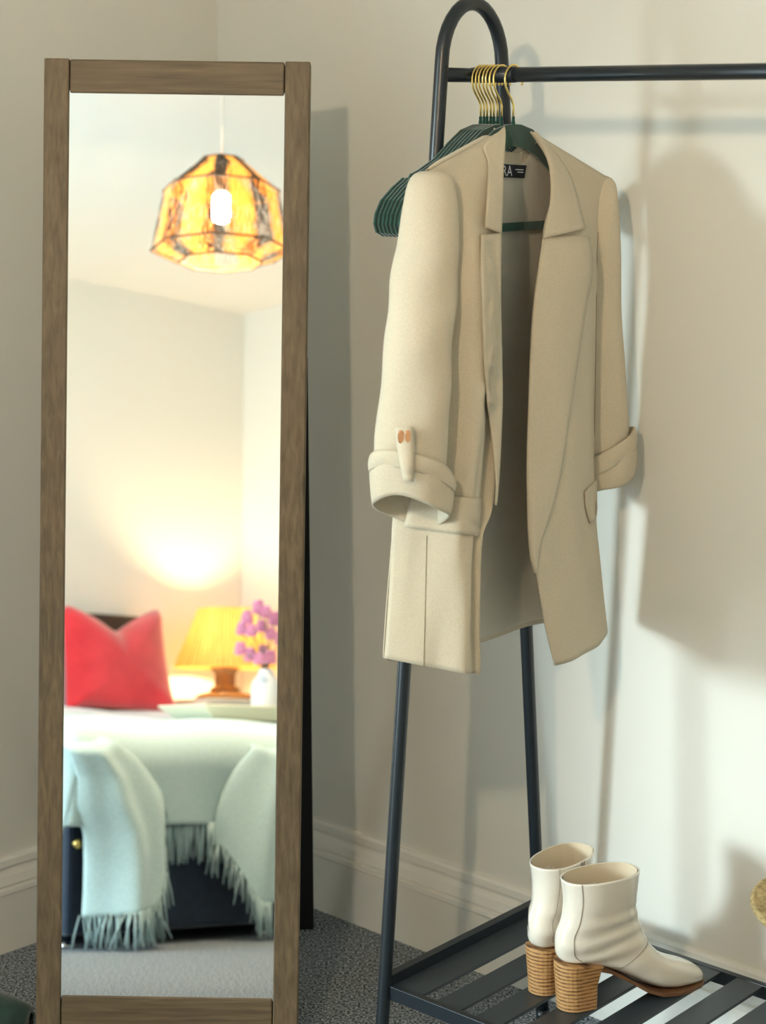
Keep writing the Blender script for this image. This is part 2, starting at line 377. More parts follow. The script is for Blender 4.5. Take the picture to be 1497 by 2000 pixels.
part('rail', mbox(gL + 0.0008, gR - 0.0008, gB - 0.055, gB, bw, fw - 0.001), 'wood_level', mir, bevel=0.0022)
part('mirror_glass', mbox(gL - 0.001, gR + 0.001, gB - 0.004, gT + 0.004, -0.010, -0.001), 'mirror', mir)
part('backing_board', mbox(gL - 0.01, gR + 0.01, gB - 0.02, gT + 0.02, -0.024, -0.0105), 'backing', mir)
ft = at_z(613, 1812); hv = 1.11 * k
hinge = lambda u: MP(u, hv, -0.034)
sm = MB(); wr = 0.036
footR = np.array([ft[0], ft[1], 0.0]); uRs = uR + 0.004
hR = hinge(uRs - 0.004); dv = footR - hR
for (A, Bq) in ((hR, footR), (hR - MU * (uR - uL - 0.01), footR - MU * (uR - uL - 0.01))):
    dd = (Bq - A); Ld = np.linalg.norm(dd); dd /= Ld; nn = np.cross(MU, dd); nn /= np.linalg.norm(nn)
    sgn = -1 if A is hR else 1
    part('strut_leg', MB().box((A + Bq) / 2 + MU * sgn * wr / 2 + nn * 0.0, MU * wr / 2, nn * 0.008, dd * Ld / 2), 'strut', mir)
part('strut_rail', MB().box(hR + dd * 0.9 - MU * (uR - uL - 0.01) / 2, MU * (uR - uL - 0.01) / 2, nn * 0.007, dd * 0.02), 'strut', mir)

# ------------------------------------------------------------------ clothes rack
HS = 0.21                                       # shelf height
ab, ad = math.radians(46.8), math.radians(39.6)
RB = np.array([math.sin(ab), -math.cos(ab), 0]); RD = np.array([math.sin(ad), math.cos(ad), 0])
C0 = (at_z(757, 1925, HS) + at_z(1047, 1768, HS)) / 2; C0[2] = 0
def RK(s, x, z): return C0 + RB * s + RD * x + Z3 * z
NS = np.cross(RD, Z3); NS /= np.linalg.norm(NS)  # normal of planes s = const
def on_s(x, y, s):                               # photo pixel to the plane s = const of the rack
    r = ray(x, y); t = ((C0 + RB * s - CAMP) @ NS) / (r @ NS); return CAMP + r * t
def to_k(P):
    q = np.asarray(P) - C0; M2 = np.array([[RB[0], RD[0]], [RB[1], RD[1]]]); s, x = np.linalg.solve(M2, q[:2]); return np.array([s, x, q[2]])
barz = to_k(on_s(923, 147, 0))[2]
RL = 1.0
rack = thing('clothes_rack', 'black metal clothes rack with arched ends and a slatted shoe shelf', 'clothes rack', C0)
wb = 0.074; slope = (0.2 - wb) / (barz - HS); hw = lambda z: wb + slope * (barz - z)
rt = 0.0102
for s in (0.0, RL):
    pts = []
    for z in np.linspace(0, barz + 0.02, 14): pts.append(RK(s, -hw(z), z))
    a = hw(barz + 0.02); zt = barz + 0.02; hh = 0.082
    for q in np.linspace(pi, 0, 17)[1:-1]: pts.append(RK(s, a * math.cos(q) * (1 - 0.05 * math.sin(q)), zt + hh * math.sin(q)))
    for z in np.linspace(barz + 0.02, 0, 14): pts.append(RK(s, hw(z), z))
    part('arched_leg_frame', MB().tube(pts, rt, 16), 'black_metal', rack, smooth=True)
    part('crosspiece', MB().tube([RK(s, -wb, barz), RK(s, wb, barz)], rt, 16), 'black_metal', rack, smooth=True)
    for sx in (-1, 1):
        part('foot_cap', MB().tube([RK(s, sx * hw(0), 0.0), RK(s, sx * hw(0.02), 0.022)], rt + 0.0018, 16), 'black_metal', rack, smooth=True)
part('hanging_rail', MB().tube([RK(0, 0, barz), RK(RL, 0, barz)], 0.0106, 20), 'black_metal', rack, smooth=True)
part('rail_sleeve', MB().tube([RK(0.0, 0, barz), RK(0.082, 0, barz)], 0.0112, 20), 'black_metal', rack, smooth=True)
def kbox(s0, s1, x0, x1, z0, z1): return MB().box(RK((s0 + s1) / 2, (x0 + x1) / 2, (z0 + z1) / 2), RB * (s1 - s0) / 2, RD * (x1 - x0) / 2, Z3 * (z1 - z0) / 2)
xs = 0.2
part('front_rail', kbox(0.0, RL, -xs, -xs + 0.012, HS - 0.022, HS), 'black_metal', rack, bevel=0.001)
part('back_rail', kbox(0.0, RL, xs - 0.012, xs, HS - 0.022, HS), 'black_metal', rack, bevel=0.001)
for s in (0.0, RL):
    part('end_rail', kbox(s - 0.004, s + 0.010, -xs + 0.006, xs - 0.006, HS - 0.012, HS + 0.016), 'black_metal', rack, bevel=0.001)
edges = [0.010]; g = 0.066
while g + 0.03 < RL - 0.03:
    edges += [g, g + 0.029]; g += 0.0755
edges.append(RL - 0.008)
for i in range(0, len(edges), 2):
    part('shelf_slat', kbox(edges[i], edges[i + 1], -xs + 0.010, xs - 0.010, HS - 0.006, HS - 0.001), 'slat_metal', rack, bevel=0.0008)

# ------------------------------------------------------------------ hangers
S0 = 0.0785
zt = barz - 0.070                               # top of the hanger body
def hanger_body():
    half = [(0.0, 0.0), (0.018, -0.001), (0.045, -0.008), (0.075, -0.026), (0.105, -0.047), (0.140, -0.062), (0.158, -0.068), (0.163, -0.074), (0.170, -0.075), (0.176, -0.073),
            (0.198, -0.085), (0.222, -0.102), (0.234, -0.120), (0.237, -0.134), (0.232, -0.146), (0.220, -0.1515), (0.18, -0.1515), (0.09, -0.1515)]
    inner = [(0.0, -0.030), (0.03, -0.034), (0.06, -0.048), (0.09, -0.068), (0.125, -0.088), (0.165, -0.100), (0.195, -0.110), (0.212, -0.122), (0.215, -0.132), (0.209, -0.139), (0.195, -0.1405), (0.09, -0.1405)]
    full = lambda h: h + [(-x, z) for x, z in h[::-1][:-1]]
    cu = bpy.data.curves.new('hanger', 'CURVE'); cu.dimensions = '2D'; cu.fill_mode = 'BOTH'; cu.extrude = 0.0012; cu.bevel_depth = 0.0007; cu.bevel_resolution = 1
    for loop in (full(half), full(inner)):
        sp = cu.splines.new('POLY'); sp.points.add(len(loop) - 1); sp.use_cyclic_u = True
        for q, (x, z) in zip(sp.points, loop): q.co = (x, z, 0, 1)
    to = bpy.data.objects.new('tmp_hanger', cu); COL.objects.link(to)
    dg = bpy.context.evaluated_depsgraph_get(); me = bpy.data.meshes.new_from_object(to.evaluated_get(dg))
    bpy.data.objects.remove(to); bpy.data.curves.remove(cu)
    return [tuple(v.co) for v in me.vertices], [tuple(p.vertices) for p in me.polygons]
HV, HF = hanger_body()
hook_path = [(0, -0.002), (0, 0.026), (-0.0035, 0.034), (-0.0125, 0.044), (-0.0185, 0.053), (-0.0205, 0.063)]
for q in np.linspace(pi, -0.12 * pi, 18)[1:]: hook_path.append((0.0205 * math.cos(q), 0.063 + 0.0205 * math.sin(q)))
def make_hanger(s, tilt, dz, label, group):
    h = thing('velvet_hanger', label, 'hanger', RK(s, 0, zt + dz), group)
    ct, sn = math.cos(tilt), math.sin(tilt)
    def LP(x, z, w):                            # tilt turns the hanger about its hook stem
        return RK(s, 0, zt + dz) + RD * (x * ct) + NS * (w * ct - 0) + RB * (x * sn) + Z3 * z
    b = MB(); b.add([LP(x, z, w) for x, z, w in HV], HF)
    part('hanger_body', b, 'green_velvet', h)
    n = MB(); n.lathe(LP(0, -0.002, 0), [(0.0029, 0), (0.0029, 0.006), (0.0023, 0.0075), (0.0023, 0.013)], 12); part('hanger_neck', n, 'green_velvet', h, smooth=False)
    w = MB(); w.tube([LP(x, z, 0) for x, z in hook_path], 0.0016, 8); part('hook', w, 'gold', h, smooth=True)
    return h
hs = [0.0165, 0.0230, 0.0290, 0.0360, 0.0420, 0.0490, 0.0565]
for i, s in enumerate(hs):
    make_hanger(s, math.radians([1.1, 0.7, 0.3, 0.3, -0.1, -0.3, -0.3][i]), [0, 0, -0.0, 0, 0, 0, 0][i],
                'empty dark green velvet hanger with a gold hook, bunched behind the blazer', 'empty green hangers at the end of the rail')
make_hanger(S0, math.radians(1.4), 0.0, 'dark green velvet hanger with a gold hook holding the blazer', None)

# ------------------------------------------------------------------ blazer
yb_ = math.radians(41.0)
BDX = np.array([math.sin(yb_), math.cos(yb_), 0]); BN = np.cross(BDX, Z3)    # along the shoulders, and out of the front
BO = RK(S0, 0, 0)
def on_b(x, y, n):
    r = ray(x, y); return CAMP + r * (((BO + BN * n - CAMP) @ BN) / (r @ BN))
def to_b(P): q = np.asarray(P) - BO; return np.array([q @ BN, q @ BDX, q[2]])
def BK(n, x, z): return BO + BN * n + BDX * x + Z3 * z
bz = thing('blazer', 'long beige linen blazer with rolled sleeves hanging open', 'blazer', RK(S0, 0, zt - 0.79))
def U(pts, n): return smooth_pts(pts, n)
def lift(arr): return np.array([on_b(x, y, Y) for x, y, Y in arr])
NV, NU = 90, 44
def panel(Lp, Rp, bulge):
    A, B = lift(U(Lp, NV)), lift(U(Rp, NV)); G = np.zeros((NV, NU, 3))
    for j in range(NV):
        v = j / (NV - 1)
        for i in range(NU):
            u = i / (NU - 1); G[j, i] = A[j] * (1 - u) + B[j] * u + BN * bulge(u, v)
    return G
ss = lambda x, a, b: np.clip((x - a) / (b - a), 0, 1) ** 2 * (3 - 2 * np.clip((x - a) / (b - a), 0, 1))
# near front panel
nearL = [(834, 335, 0.005), (824, 420, 0.010), (815, 560, 0.010), (806, 700, 0.006), (788, 850, -0.002), (768, 1005, -0.015), (760, 1100, -0.02), (752, 1200, -0.02), (747, 1284, -0.02)]
nearR = [(986, 252, 0.009), (983, 310, 0.03), (979, 400, 0.05), (977, 520, 0.06), (978, 640, 0.062), (979, 760, 0.064), (972, 900, 0.066), (961, 1000, 0.068), (944, 1045, 0.070), (940, 1200, 0.072), (943, 1319, 0.072)]
def nb(u, v):
    body = ss(v, 0.02, 0.3)
    b = 0.034 * body * math.sin(pi * min(u / 0.9, 1)) ** 0.9
    b += 0.010 * body * math.exp(-((u - 0.50) / 0.13) ** 2) - 0.010 * ss(v, 0.12, 0.3) * (1 - ss(v, 0.68, 0.76)) * math.exp(-((u - 0.82) / 0.10) ** 2)
    b += 0.006 * ss(v, 0.65, 0.95) * math.sin(u * 11 + 0.6) + 0.0025 * math.sin(u * 19 + v * 9) * ss(v, 0.3, 0.6)
    return b
GN = panel(nearL, nearR, nb)
part('front_panel', MB().grid(GN), 'linen', bz, smooth=True, solid=0.0022)
# far front panel
farL = [(1039, 258, 0.009), (1068, 307, 0.02), (1075, 355, 0.035), (1074, 397, 0.045), (1064, 434, 0.05), (1057, 483, 0.055), (1048, 545, 0.058), (1040, 620, 0.06), (1035, 700, 0.06), (1031, 800, 0.06),
        (1028, 910, 0.06), (1031, 1020, 0.06), (1036, 1080, 0.06), (1048, 1150, 0.06), (1060, 1217, 0.06), (1080, 1299, 0.06)]
farR = [(1192, 350, 0.010), (1176, 420, 0.014), (1168, 520, 0.014), (1166, 650, 0.014), (1163, 800, 0.014), (1161, 930, 0.014), (1161, 975, 0.014), (1164, 1030, 0.014), (1168, 1080, 0.014), (1175, 1165, 0.014), (1181, 1224, 0.014)]
def fb(u, v):
    body = ss(v, 0.02, 0.25)
    b = 0.030 * body * math.sin(pi * u) ** 1.1
    b += 0.004 * ss(v, 0.5, 0.9) * math.sin(u * 8 + 1.0) + 0.0016 * math.sin(u * 16 - v * 7) * ss(v, 0.2, 0.5)
    return b
GF = panel(farL, farR, fb)
part('front_panel', MB().grid(GF), 'linen', bz, smooth=True, solid=0.0022)

def drape(G, x, y, eps):                         # place a pixel on a built panel, lifted off it by eps towards the eye side
    px, py, Zc = proj(G.reshape(-1, 3)); d2 = (px - x) ** 2 + (py - y) ** 2
    idx = np.argsort(d2)[:10]; idx = idx[Zc[idx] < Zc[idx].min() + 0.02][:6]; w = 1 / (d2[idx] + 4.0); z = (Zc[idx] * w).sum() / w.sum()
    r = ray(x, y); zr = r[1] * math.cos(PITCH) - r[2] * math.sin(PITCH); return CAMP + r * ((z - eps) / zr)
def draped(G, Lp, Rp, nv, nu, eps, swell=0.0, lift_l=0.0):
    A, B = U(Lp, nv), U(Rp, nv); P = np.zeros((nv, nu, 3))
    for j in range(nv):
        for i in range(nu):
            u = i / (nu - 1); q = A[j] * (1 - u) + B[j] * u; P[j, i] = drape(G, q[0], q[1], eps + lift_l * (1 - u) + swell * math.sin(pi * u) ** 0.7)
    return P
# near lapel and collar, far lapel and collar
nl = draped(GN, [(940, 459), (939, 520), (941, 580), (944, 680), (952, 790), (964, 890), (968, 950), (966, 985)], [(978, 455), (977, 520), (977, 600), (979, 700), (980, 780), (976, 880), (972, 945), (968, 987)], 40, 9, 0.003, 0.003, 0.013)
part('lapel', MB().grid(nl), 'linen', bz, smooth=True, solid=0.0025)
fl = draped(GF, [(1060, 462), (1052, 520), (1042, 600), (1036, 690), (1032, 790), (1029, 910), (1032, 1020), (1038, 1085), (1046, 1118)],
            [(1150, 462), (1157, 520), (1142, 612), (1127, 708), (1113, 800), (1095, 920), (1075, 1000), (1053, 1065), (1047, 1119)], 50, 14, 0.006, 0.004)
part('lapel', MB().grid(fl), 'linen', bz, smooth=True, solid=0.0025)
A, B = U([(985, 247), (962, 269), (943, 289), (953, 316), (951, 380), (947, 444)], 30), U([(987, 249), (988, 272), (986, 300), (982, 350), (980, 400), (978, 456)], 30)
cn = np.array([[drape(GN, *(A[j] * (1 - u) + B[j] * u), 0.0035 + (0.014 * (1 - u) + 0.005 * math.sin(pi * u)) * ss(j / 29, 0.3, 0.75)) for u in np.linspace(0, 1, 9)] for j in range(30)])
part('collar', MB().grid(cn), 'linen', bz, smooth=True, solid=0.0025)
A, B = U([(1038, 256), (1068, 307), (1075, 352), (1074, 397), (1068, 425), (1060, 466)], 30), U([(1046, 259), (1084, 300), (1110, 340), (1121, 368), (1133, 412), (1143, 447)], 30)
cf = np.array([[drape(GF, *(A[j] * (1 - u) + B[j] * u), 0.010 + 0.006 * math.sin(pi * u)) for u in np.linspace(0, 1, 12)] for j in range(30)])
part('collar', MB().grid(cf), 'linen', bz, smooth=True, solid=0.0025)
# back of the neck: standing collar between the two collar wings
nk = []
pn, pf = to_b(on_b(987, 250, 0.008)), to_b(on_b(1040, 259, 0.004))
for t in np.linspace(0, 1, 20):
    col = []
    for hgt in np.linspace(0, 1, 6):
        s = -0.010 - 0.006 * math.sin(pi * t); x = pn[1] * (1 - t) + pf[1] * t; z = (pn[2] * (1 - t) + pf[2] * t)
        col.append(BK(s, x, z - 0.034 * math.sin(pi * t) ** 0.6 - 0.030 * hgt))
    nk.append(col)
part('collar_stand', MB().grid(np.array(nk)), 'linen', bz, smooth=True, solid=0.002)
# back panel and lining
kL = [to_b(p) for p in lift(U(nearL, 60))]; kR = [to_b(p) for p in lift(U(farR, 60))]
hem_z = to_b(on_b(1000, 1224, -0.045))[2]
tN = np.array([to_b(p) for p in GN[0]]); tF = np.array([to_b(p) for p in GF[0]])
xn, xf = tN[:, 1].max(), tF[:, 1].min()
tx = np.r_[tN[:, 1], tF[:, 1]]; od = np.argsort(tx); tx = tx[od]; tn_ = np.r_[tN[:, 0], tF[:, 0]][od]; tz_ = np.r_[tN[:, 2], tF[:, 2]][od]
VS = np.r_[0.0, 0.004, 0.012, np.linspace(0.03, 1, 57)]
kLv = [np.array([np.interp(v, np.linspace(0, 1, 60), np.array(kL)[:, c]) for c in range(3)]) for v in VS]
kRv = [np.array([np.interp(v, np.linspace(0, 1, 60), np.array(kR)[:, c]) for c in range(3)]) for v in VS]
def back(ds, ins=0.0, drop=0.0, inner=False):
    G = np.zeros((60, 40, 3))
    for j, v in enumerate(VS):
        for i in range(40):
            u = ins + (1 - 2 * ins) * i / 39; a, b = kLv[j], kRv[j]
            side = a[0] * (1 - u) + b[0] * u; x = a[1] * (1 - u) + b[1] * u
            gap = ss(x, xn - 0.03, xn) * (1 - ss(x, xf, xf + 0.03))                     # neck opening between the two fronts
            zt0 = np.interp(x, tx, tz_) - 0.030 * gap
            zb = (kL[-1][2] * (1 - u) + kR[-1][2] * u); zb = zb * (1 - math.sin(pi * u) ** 0.5) + hem_z * math.sin(pi * u) ** 0.5
            z = (zt0 - drop) * (1 - v) + (zb + drop * 0.5) * v
            f = min(1.0, 4 * math.sin(pi * u)) ** 0.7; dep = 0.012 + 0.014 * ss(v, 0.21, 0.5)
            n = side * (1 - f) - dep * f + 0.004 * math.sin(u * 15 + 0.4) * ss(v, 0.25, 0.6)
            if not inner and j < 3:                                                       # the shoulder passes over the hanger
                n0 = np.interp(x, tx, tn_) - 0.001; w = (0.0, 0.5, 1.0)[j]; w = w + (1 - w) * gap
                n = n0 * (1 - w) + n * w; z += (0.0, 0.005, 0.003)[j] * (1 - gap)
            G[j, i] = BK(n + ds, x, z)
    return G
part('back_panel', MB().grid(back(0.0)), 'linen', bz, smooth=True, solid=0.0015, offset=0)
GL = back(0.0035, 0.05, 0.016, True)
part('lining', MB().grid(GL), 'lining', bz, smooth=True, label='off white lining')
# sleeves
def tube_px(rows, n=72, seg=40, depth=0.8, wr=0.0, seed=0, push=0.0):
    R = U(rows, n); rings = []
    for j in range(n):
        xl, xr, y, Y = R[j]; c = on_b((xl + xr) / 2, y, Y); _, _, zc = proj(c); r = (xr - xl) / 2 * zc / FPX; t = j / (n - 1)
        ring = []
        for q in range(seg):
            a = 2 * pi * q / seg
            f = 1 + wr * ss(t, 0.25, 0.9) * (0.5 * math.sin(t * 34 + 2.0 * math.sin(a + seed) + seed) + 0.4 * math.sin(t * 21 - 2 * a + seed) + 0.35 * math.sin(3 * a + t * 9 + seed))
            ring.append(c + np.array([math.cos(a) * r * f, math.sin(a) * r * f * depth, 0]))
        rings.append(ring)
    return np.array(rings)
nS = [(822, 862, 337, 0.012), (806, 880, 346, 0.014), (796, 888, 368, 0.018), (789, 894, 405, 0.022), (779, 896, 465, 0.026), (765, 892, 550, 0.028), (753, 886, 640, 0.034), (748, 879, 720, 0.036), (742, 873, 790, 0.036), (737, 875, 860, 0.036), (737, 872, 925, 0.036)]
nsl = tube_px([(a, b, c, d) for a, b, c, d in nS], depth=0.72, wr=0.075, seed=1.0)
# resample by height: rows are keyed on the sleeve outline
part('sleeve', MB().loft(nsl, True, False), 'linen', bz, smooth=True, solid=0.0015)
def cuff(xl, xr, y, Y, h, tilt_f, tilt_r, r_scale, taper, seg=64, n=10, depth=0.8, slit=None, wav=0.0):
    c = on_b((xl + xr) / 2, y, Y); _, _, zc = proj(c); r = (xr - xl) / 2 * zc / FPX * r_scale
    rings = []
    for j in range(n):
        t = j / (n - 1); ring = []
        for q in range(seg):
            a = 2 * pi * q / seg; fr = -math.sin(a); rt_ = math.cos(a)
            rr = r * (1 - taper * t) * (1 + 0.02 * math.sin(5 * a + t * 3)) * (1 + 0.05 * math.sin(pi * t))
            zz = -h * t + tilt_f * fr + tilt_r * rt_ + wav * math.sin(3 * a + 1) * t
            ring.append(c + np.array([math.cos(a) * rr, math.sin(a) * rr * depth, zz]))
        rings.append(ring)
    return np.array(rings)
c1 = cuff(728, 879, 912, 0.036, 0.062, 0.026, -0.010, 1.0, 0.06, depth=0.8, wav=0.003)
part('cuff', MB().grid(c1, True), 'linen', bz, smooth=True, solid=0.004)
c1b = cuff(727, 881, 912, 0.036, 0.022, 0.026, -0.014, 1.02, 0.0, depth=0.82)
part('cuff_band', MB().grid(c1b, True), 'linen', bz, smooth=True, solid=0.003)
fS = [(1172, 1194, 349, 0.008), (1160, 1202, 362, 0.009), (1140, 1207, 400, 0.010), (1118, 1211, 480, 0.011), (1110, 1213, 600, 0.012), (1110, 1219, 700, 0.012), (1112, 1223, 790, 0.012), (1118, 1230, 860, 0.012), (1122, 1232, 915, 0.012)]
fsl = tube_px(fS, depth=0.62, wr=0.035, seed=2.3)
part('sleeve', MB().loft(fsl, True, False), 'linen', bz, smooth=True, solid=0.0015)
c2 = cuff(1124, 1238, 893, 0.012, 0.046, 0.0, 0.018, 1.0, 0.06, depth=0.8, wav=0.004)
part('cuff', MB().grid(c2, True), 'linen', bz, smooth=True, solid=0.004)
c2b = cuff(1123, 1237, 868, 0.012, 0.030, -0.004, 0.026, 1.0, -0.01, depth=0.82)
part('cuff_band', MB().grid(c2b, True), 'linen', bz, smooth=True, solid=0.003)
# sleeve tab and button
tb = draped(np.concatenate([nsl, nsl[-1:]]), [(773, 834), (777, 870), (783, 905), (789, 936)], [(808, 832), (809, 870), (808, 905), (806, 938)], 14, 5, 0.012, 0.003)
tb = tb + np.array([0, -0.002, 0]) * 1.0
for j in range(14): tb[j] += np.array([0, -0.008, 0]) * ss(j / 13, 0.3, 0.8)
part('sleeve_tab', MB().grid(tb), 'linen', bz, smooth=True, solid=0.002)
bc = drape(nsl, 790, 853, 0.017); btn = MB()
vx = np.array([1.0, 0, 0]); vz = np.array([0, -math.sin(PITCH + 0.06) * 0.0, 1.0])
for sx in (-1, 1):
    ring = lambda rr, dy: [bc + vx * (sx * 0.0046 + rr * 0.0042 * math.cos(a)) + vz * rr * 0.0092 * math.copysign(abs(math.sin(a)) ** 0.7, math.sin(a)) + np.array([0, dy, 0]) for a in np.linspace(0, 2 * pi, 14, endpoint=False)]
    btn.loft([ring(1.0, 0.003), ring(1.0, -0.001), ring(0.75, -0.0025)])
part('button', btn, 'copper', bz, smooth=False, label='copper metal sleeve button')
# pocket flaps
pfn = draped(GN, [(806, 962), (800, 985), (795, 1010), (790, 1028)], [(936, 973), (936, 1000), (935, 1025), (933, 1046)], 10, 14, 0.006, 0.003)
part('pocket_flap', MB().grid(pfn), 'linen', bz, smooth=True, solid=0.003)
pff = draped(GF, [(1142, 960), (1143, 985), (1147, 1005), (1152, 1022)], [(1163, 938), (1165, 965), (1168, 990), (1166, 1010)], 8, 5, 0.006, 0.003)
part('pocket_flap', MB().grid(pff), 'linen', bz, smooth=True, solid=0.003)
def seam(G, pts, eps, r=0.0004, n=24, nm='seam'):
    q = U(pts, n); part(nm, MB().tube([drape(G, x, y, eps) for x, y in q], r, 5), 'thread', bz)
seam(GN, [(834, 1046), (832, 1140), (828, 1303)], 0.0026)
seam(GF, [(1190, 356), (1176, 405), (1168, 470), (1166, 560), (1164, 700), (1162, 850)], 0.004)
# woven label on the lining
def lab_pt(x, y, e): return drape(GL, x, y, e)
lb = MB(); cor = [(955, 319), (1029, 323), (1025, 348), (953, 344)]
P4 = [lab_pt(x, y, 0.006) for x, y in cor]
P4[3] = P4[0] + (P4[2] - P4[1])
lb.add(P4, [(0, 1, 2, 3)])
lab = part('woven_label', lb, 'label_black', bz, label='black woven label')
ex = (P4[1] - P4[0]); ex /= np.linalg.norm(ex); ey = (P4[0] - P4[3]); ey /= np.linalg.norm(ey); en = np.cross(ex, ey)
if en @ (CAMP - P4[0]) < 0: en = -en
def text_mesh(txt):
    cu = bpy.data.curves.new('t', 'FONT'); cu.body = txt; cu.size = 1.0
    to = bpy.data.objects.new('t', cu); COL.objects.link(to); dg = bpy.context.evaluated_depsgraph_get()
    me = bpy.data.meshes.new_from_object(to.evaluated_get(dg)); bpy.data.objects.remove(to); bpy.data.curves.remove(cu)
    v = np.array([tuple(q.co) for q in me.vertices]); f = [tuple(p.vertices) for p in me.polygons]
    v[:, :2] -= v[:, :2].min(0); v[:, :2] /= v[:, :2].max(0); return v, f
def on_lab(x, y): 
    r = ray(x, y); return CAMP + r * (((P4[0] + en * 0.0016 - CAMP) @ en) / (r @ en))
def put_text(txt, x0, x1, y0, y1, m):
    v, f = text_mesh(txt); A = on_lab(x0, y1); Bx = on_lab(x1, y1 + 1); Cy = on_lab(x0 + 0.5, y0)
    mb = MB(); mb.add([A + (Bx - A) * p[0] + (Cy - A) * p[1] for p in v], f); part('label_lettering', mb, m, lab)
put_text('ZARA', 960, 1001, 322.5, 343, 'label_white')
for (x0, x1, yy) in ((1007, 1023, 331.0), (1011, 1023, 336.0)):
    q = MB(); A, Bp = on_lab(x0, yy), on_lab(x1, yy + 0.8); dz_ = Z3 * 0.0006; q.add([A - dz_, Bp - dz_, Bp + dz_, A + dz_], [(0, 1, 2, 3)]); part('label_lettering', q, 'label_white', lab)

# ------------------------------------------------------------------ ankle boots
def make_boot(heel_k, toe_k, side, label):
    o = RK(heel_k[0], heel_k[1], HS); tv = RK(toe_k[0], toe_k[1], HS) - o; tv /= np.linalg.norm(tv); wv = np.cross(Z3, tv)
    b = thing('ankle_boot', label, 'boot', o, None)
    L = lambda x, y, z: o + tv * x + wv * y + Z3 * z
    R_ = [((0.246, 0.013), (0.246, 0.006), 0.006), ((0.242, 0.022), (0.242, 0.0045), 0.018), ((0.232, 0.031), (0.234, 0.004), 0.027), ((0.212, 0.041), (0.216, 0.004), 0.034),
          ((0.188, 0.050), (0.192, 0.004), 0.0385), ((0.168, 0.061), (0.160, 0.009), 0.0385), ((0.153, 0.076), (0.120, 0.030), 0.036), ((0.143, 0.092), (0.075, 0.056), 0.034),
          ((0.136, 0.107), (0.030, 0.068), 0.0335), ((0.131, 0.121), (0.001, 0.075), 0.0335), ((0.128, 0.134), (-0.006, 0.094), 0.0335), ((0.126, 0.147), (-0.001, 0.118), 0.034),
          ((0.126, 0.160), (0.008, 0.140), 0.0355), ((0.127, 0.176), (0.010, 0.165), 0.0385), ((0.128, 0.190), (0.008, 0.184), 0.0405), ((0.129, 0.201), (0.005, 0.198), 0.042)]
    arr = np.array([[t[0], t[1], q[0], q[1], w * 0.88] for t, q, w in R_]); n = 60
    par = np.linspace(0, len(arr) - 1, n); A2 = np.array([[np.interp(p, range(len(arr)), arr[:, c]) for c in range(5)] for p in par])
    for _ in range(2): A2[1:-1] = (A2[:-2] + 2 * A2[1:-1] + A2[2:]) / 4
    seg = 40; rings = []
    for j, (tx, tz, bx, bz_, w) in enumerate(A2):
        ring = []; t = j / (n - 1)
        for q in range(seg):
            a = 2 * pi * q / seg; cc, sn = math.cos(a), math.sin(a)          # cc: +1 top/front, -1 bottom/back
            ex_ = 0.86; m_ = (1 + math.copysign(abs(cc) ** ex_, cc)) / 2
            ww = w * math.copysign(abs(sn) ** 0.85, sn)
            if t < 0.45 and cc < 0: ww *= 1 + 0.10 * (-cc)
            wrk = 0.0016 * math.sin(t * 60 + 3 * a) * ss(t, 0.35, 0.5) * (1 - ss(t, 0.7, 0.85))
            ring.append(L(bx + (tx - bx) * m_, ww + np.sign(sn) * wrk, bz_ + (tz - bz_) * m_))
        rings.append(ring)
    up = part('upper', MB().loft(rings, True, False), 'patent', b, smooth=True, solid=0.0022)
    ln = []
    for rg in rings[38:]:
        c = np.mean(rg, 0); ln.append([c + (p - c) * 0.935 for p in rg])
    part('boot_lining', MB().loft(ln, True, False), 'boot_lining', b, smooth=True)
    # stacked block heel
    hr = []
    for z, x0, x1, w in ((0.0, 0.001, 0.054, 0.0245), (0.035, -0.002, 0.054, 0.025), (0.060, -0.004, 0.058, 0.027), (0.074, -0.004, 0.062, 0.0285)):
        ring = []
        for a in np.linspace(-pi / 2, pi / 2, 13): ring.append((x0 + 0.026 - 0.026 * math.cos(a), w * math.sin(a)))
        ring += [(x1 - 0.003, w), (x1, w - 0.003), (x1, -w + 0.003), (x1 - 0.003, -w)]
        hr.append([L(x, y, z + (0.0 if z < 0.05 else -0.16 * (x - 0.0) * (1 if z > 0.07 else 0.5))) for x, y in ring])
    part('heel', MB().loft(hr), 'heel_stack', b, label='stacked tan wooden block heel')
    # sole
    so = []
    for x, w, z in ((0.052, 0.025, 0.062), (0.075, 0.025, 0.054), (0.105, 0.027, 0.036), (0.135, 0.032, 0.016), (0.16, 0.0355, 0.006), (0.185, 0.0372, 0.0035), (0.21, 0.0342, 0.0035), (0.232, 0.027, 0.0045), (0.243, 0.0165, 0.006), (0.249, 0.004, 0.007)):
        so.append([L(x, w, z + 0.002), L(x, -w, z + 0.002), L(x, -w * 0.97, z - 0.0035), L(x, w * 0.97, z - 0.0035)])
    part('sole', MB().loft(so), 'sole', b)
    # seams: down the back on both sides, vamp seam
    for sy in (1, -1):
        idx = 28 if sy < 0 else 12
        # choose the vertex column a little off the back
        col = [rings[j][seg // 2 + (5 if sy > 0 else -5)] for j in range(34, n)]
        cc_ = [np.mean(rings[j], 0) for j in range(34, n)]
        part('back_seam', MB().tube([c + (p - c) * 1.006 for p, c in zip(col, cc_)], 0.0007, 5), 'boot_seam', b)
    j0, j1 = 26, 21
    vam = [rings[int(round(31 - 11 * abs(math.cos(a / 2)) ** 1.0 * 0 - 8 * ss(abs(((a / (2 * pi)) * 2 - 1)), 0.0, 0.6) * 0 - 4))][int(round(a / (2 * pi) * seg)) % seg] for a in np.linspace(0, 2 * pi, 41)]
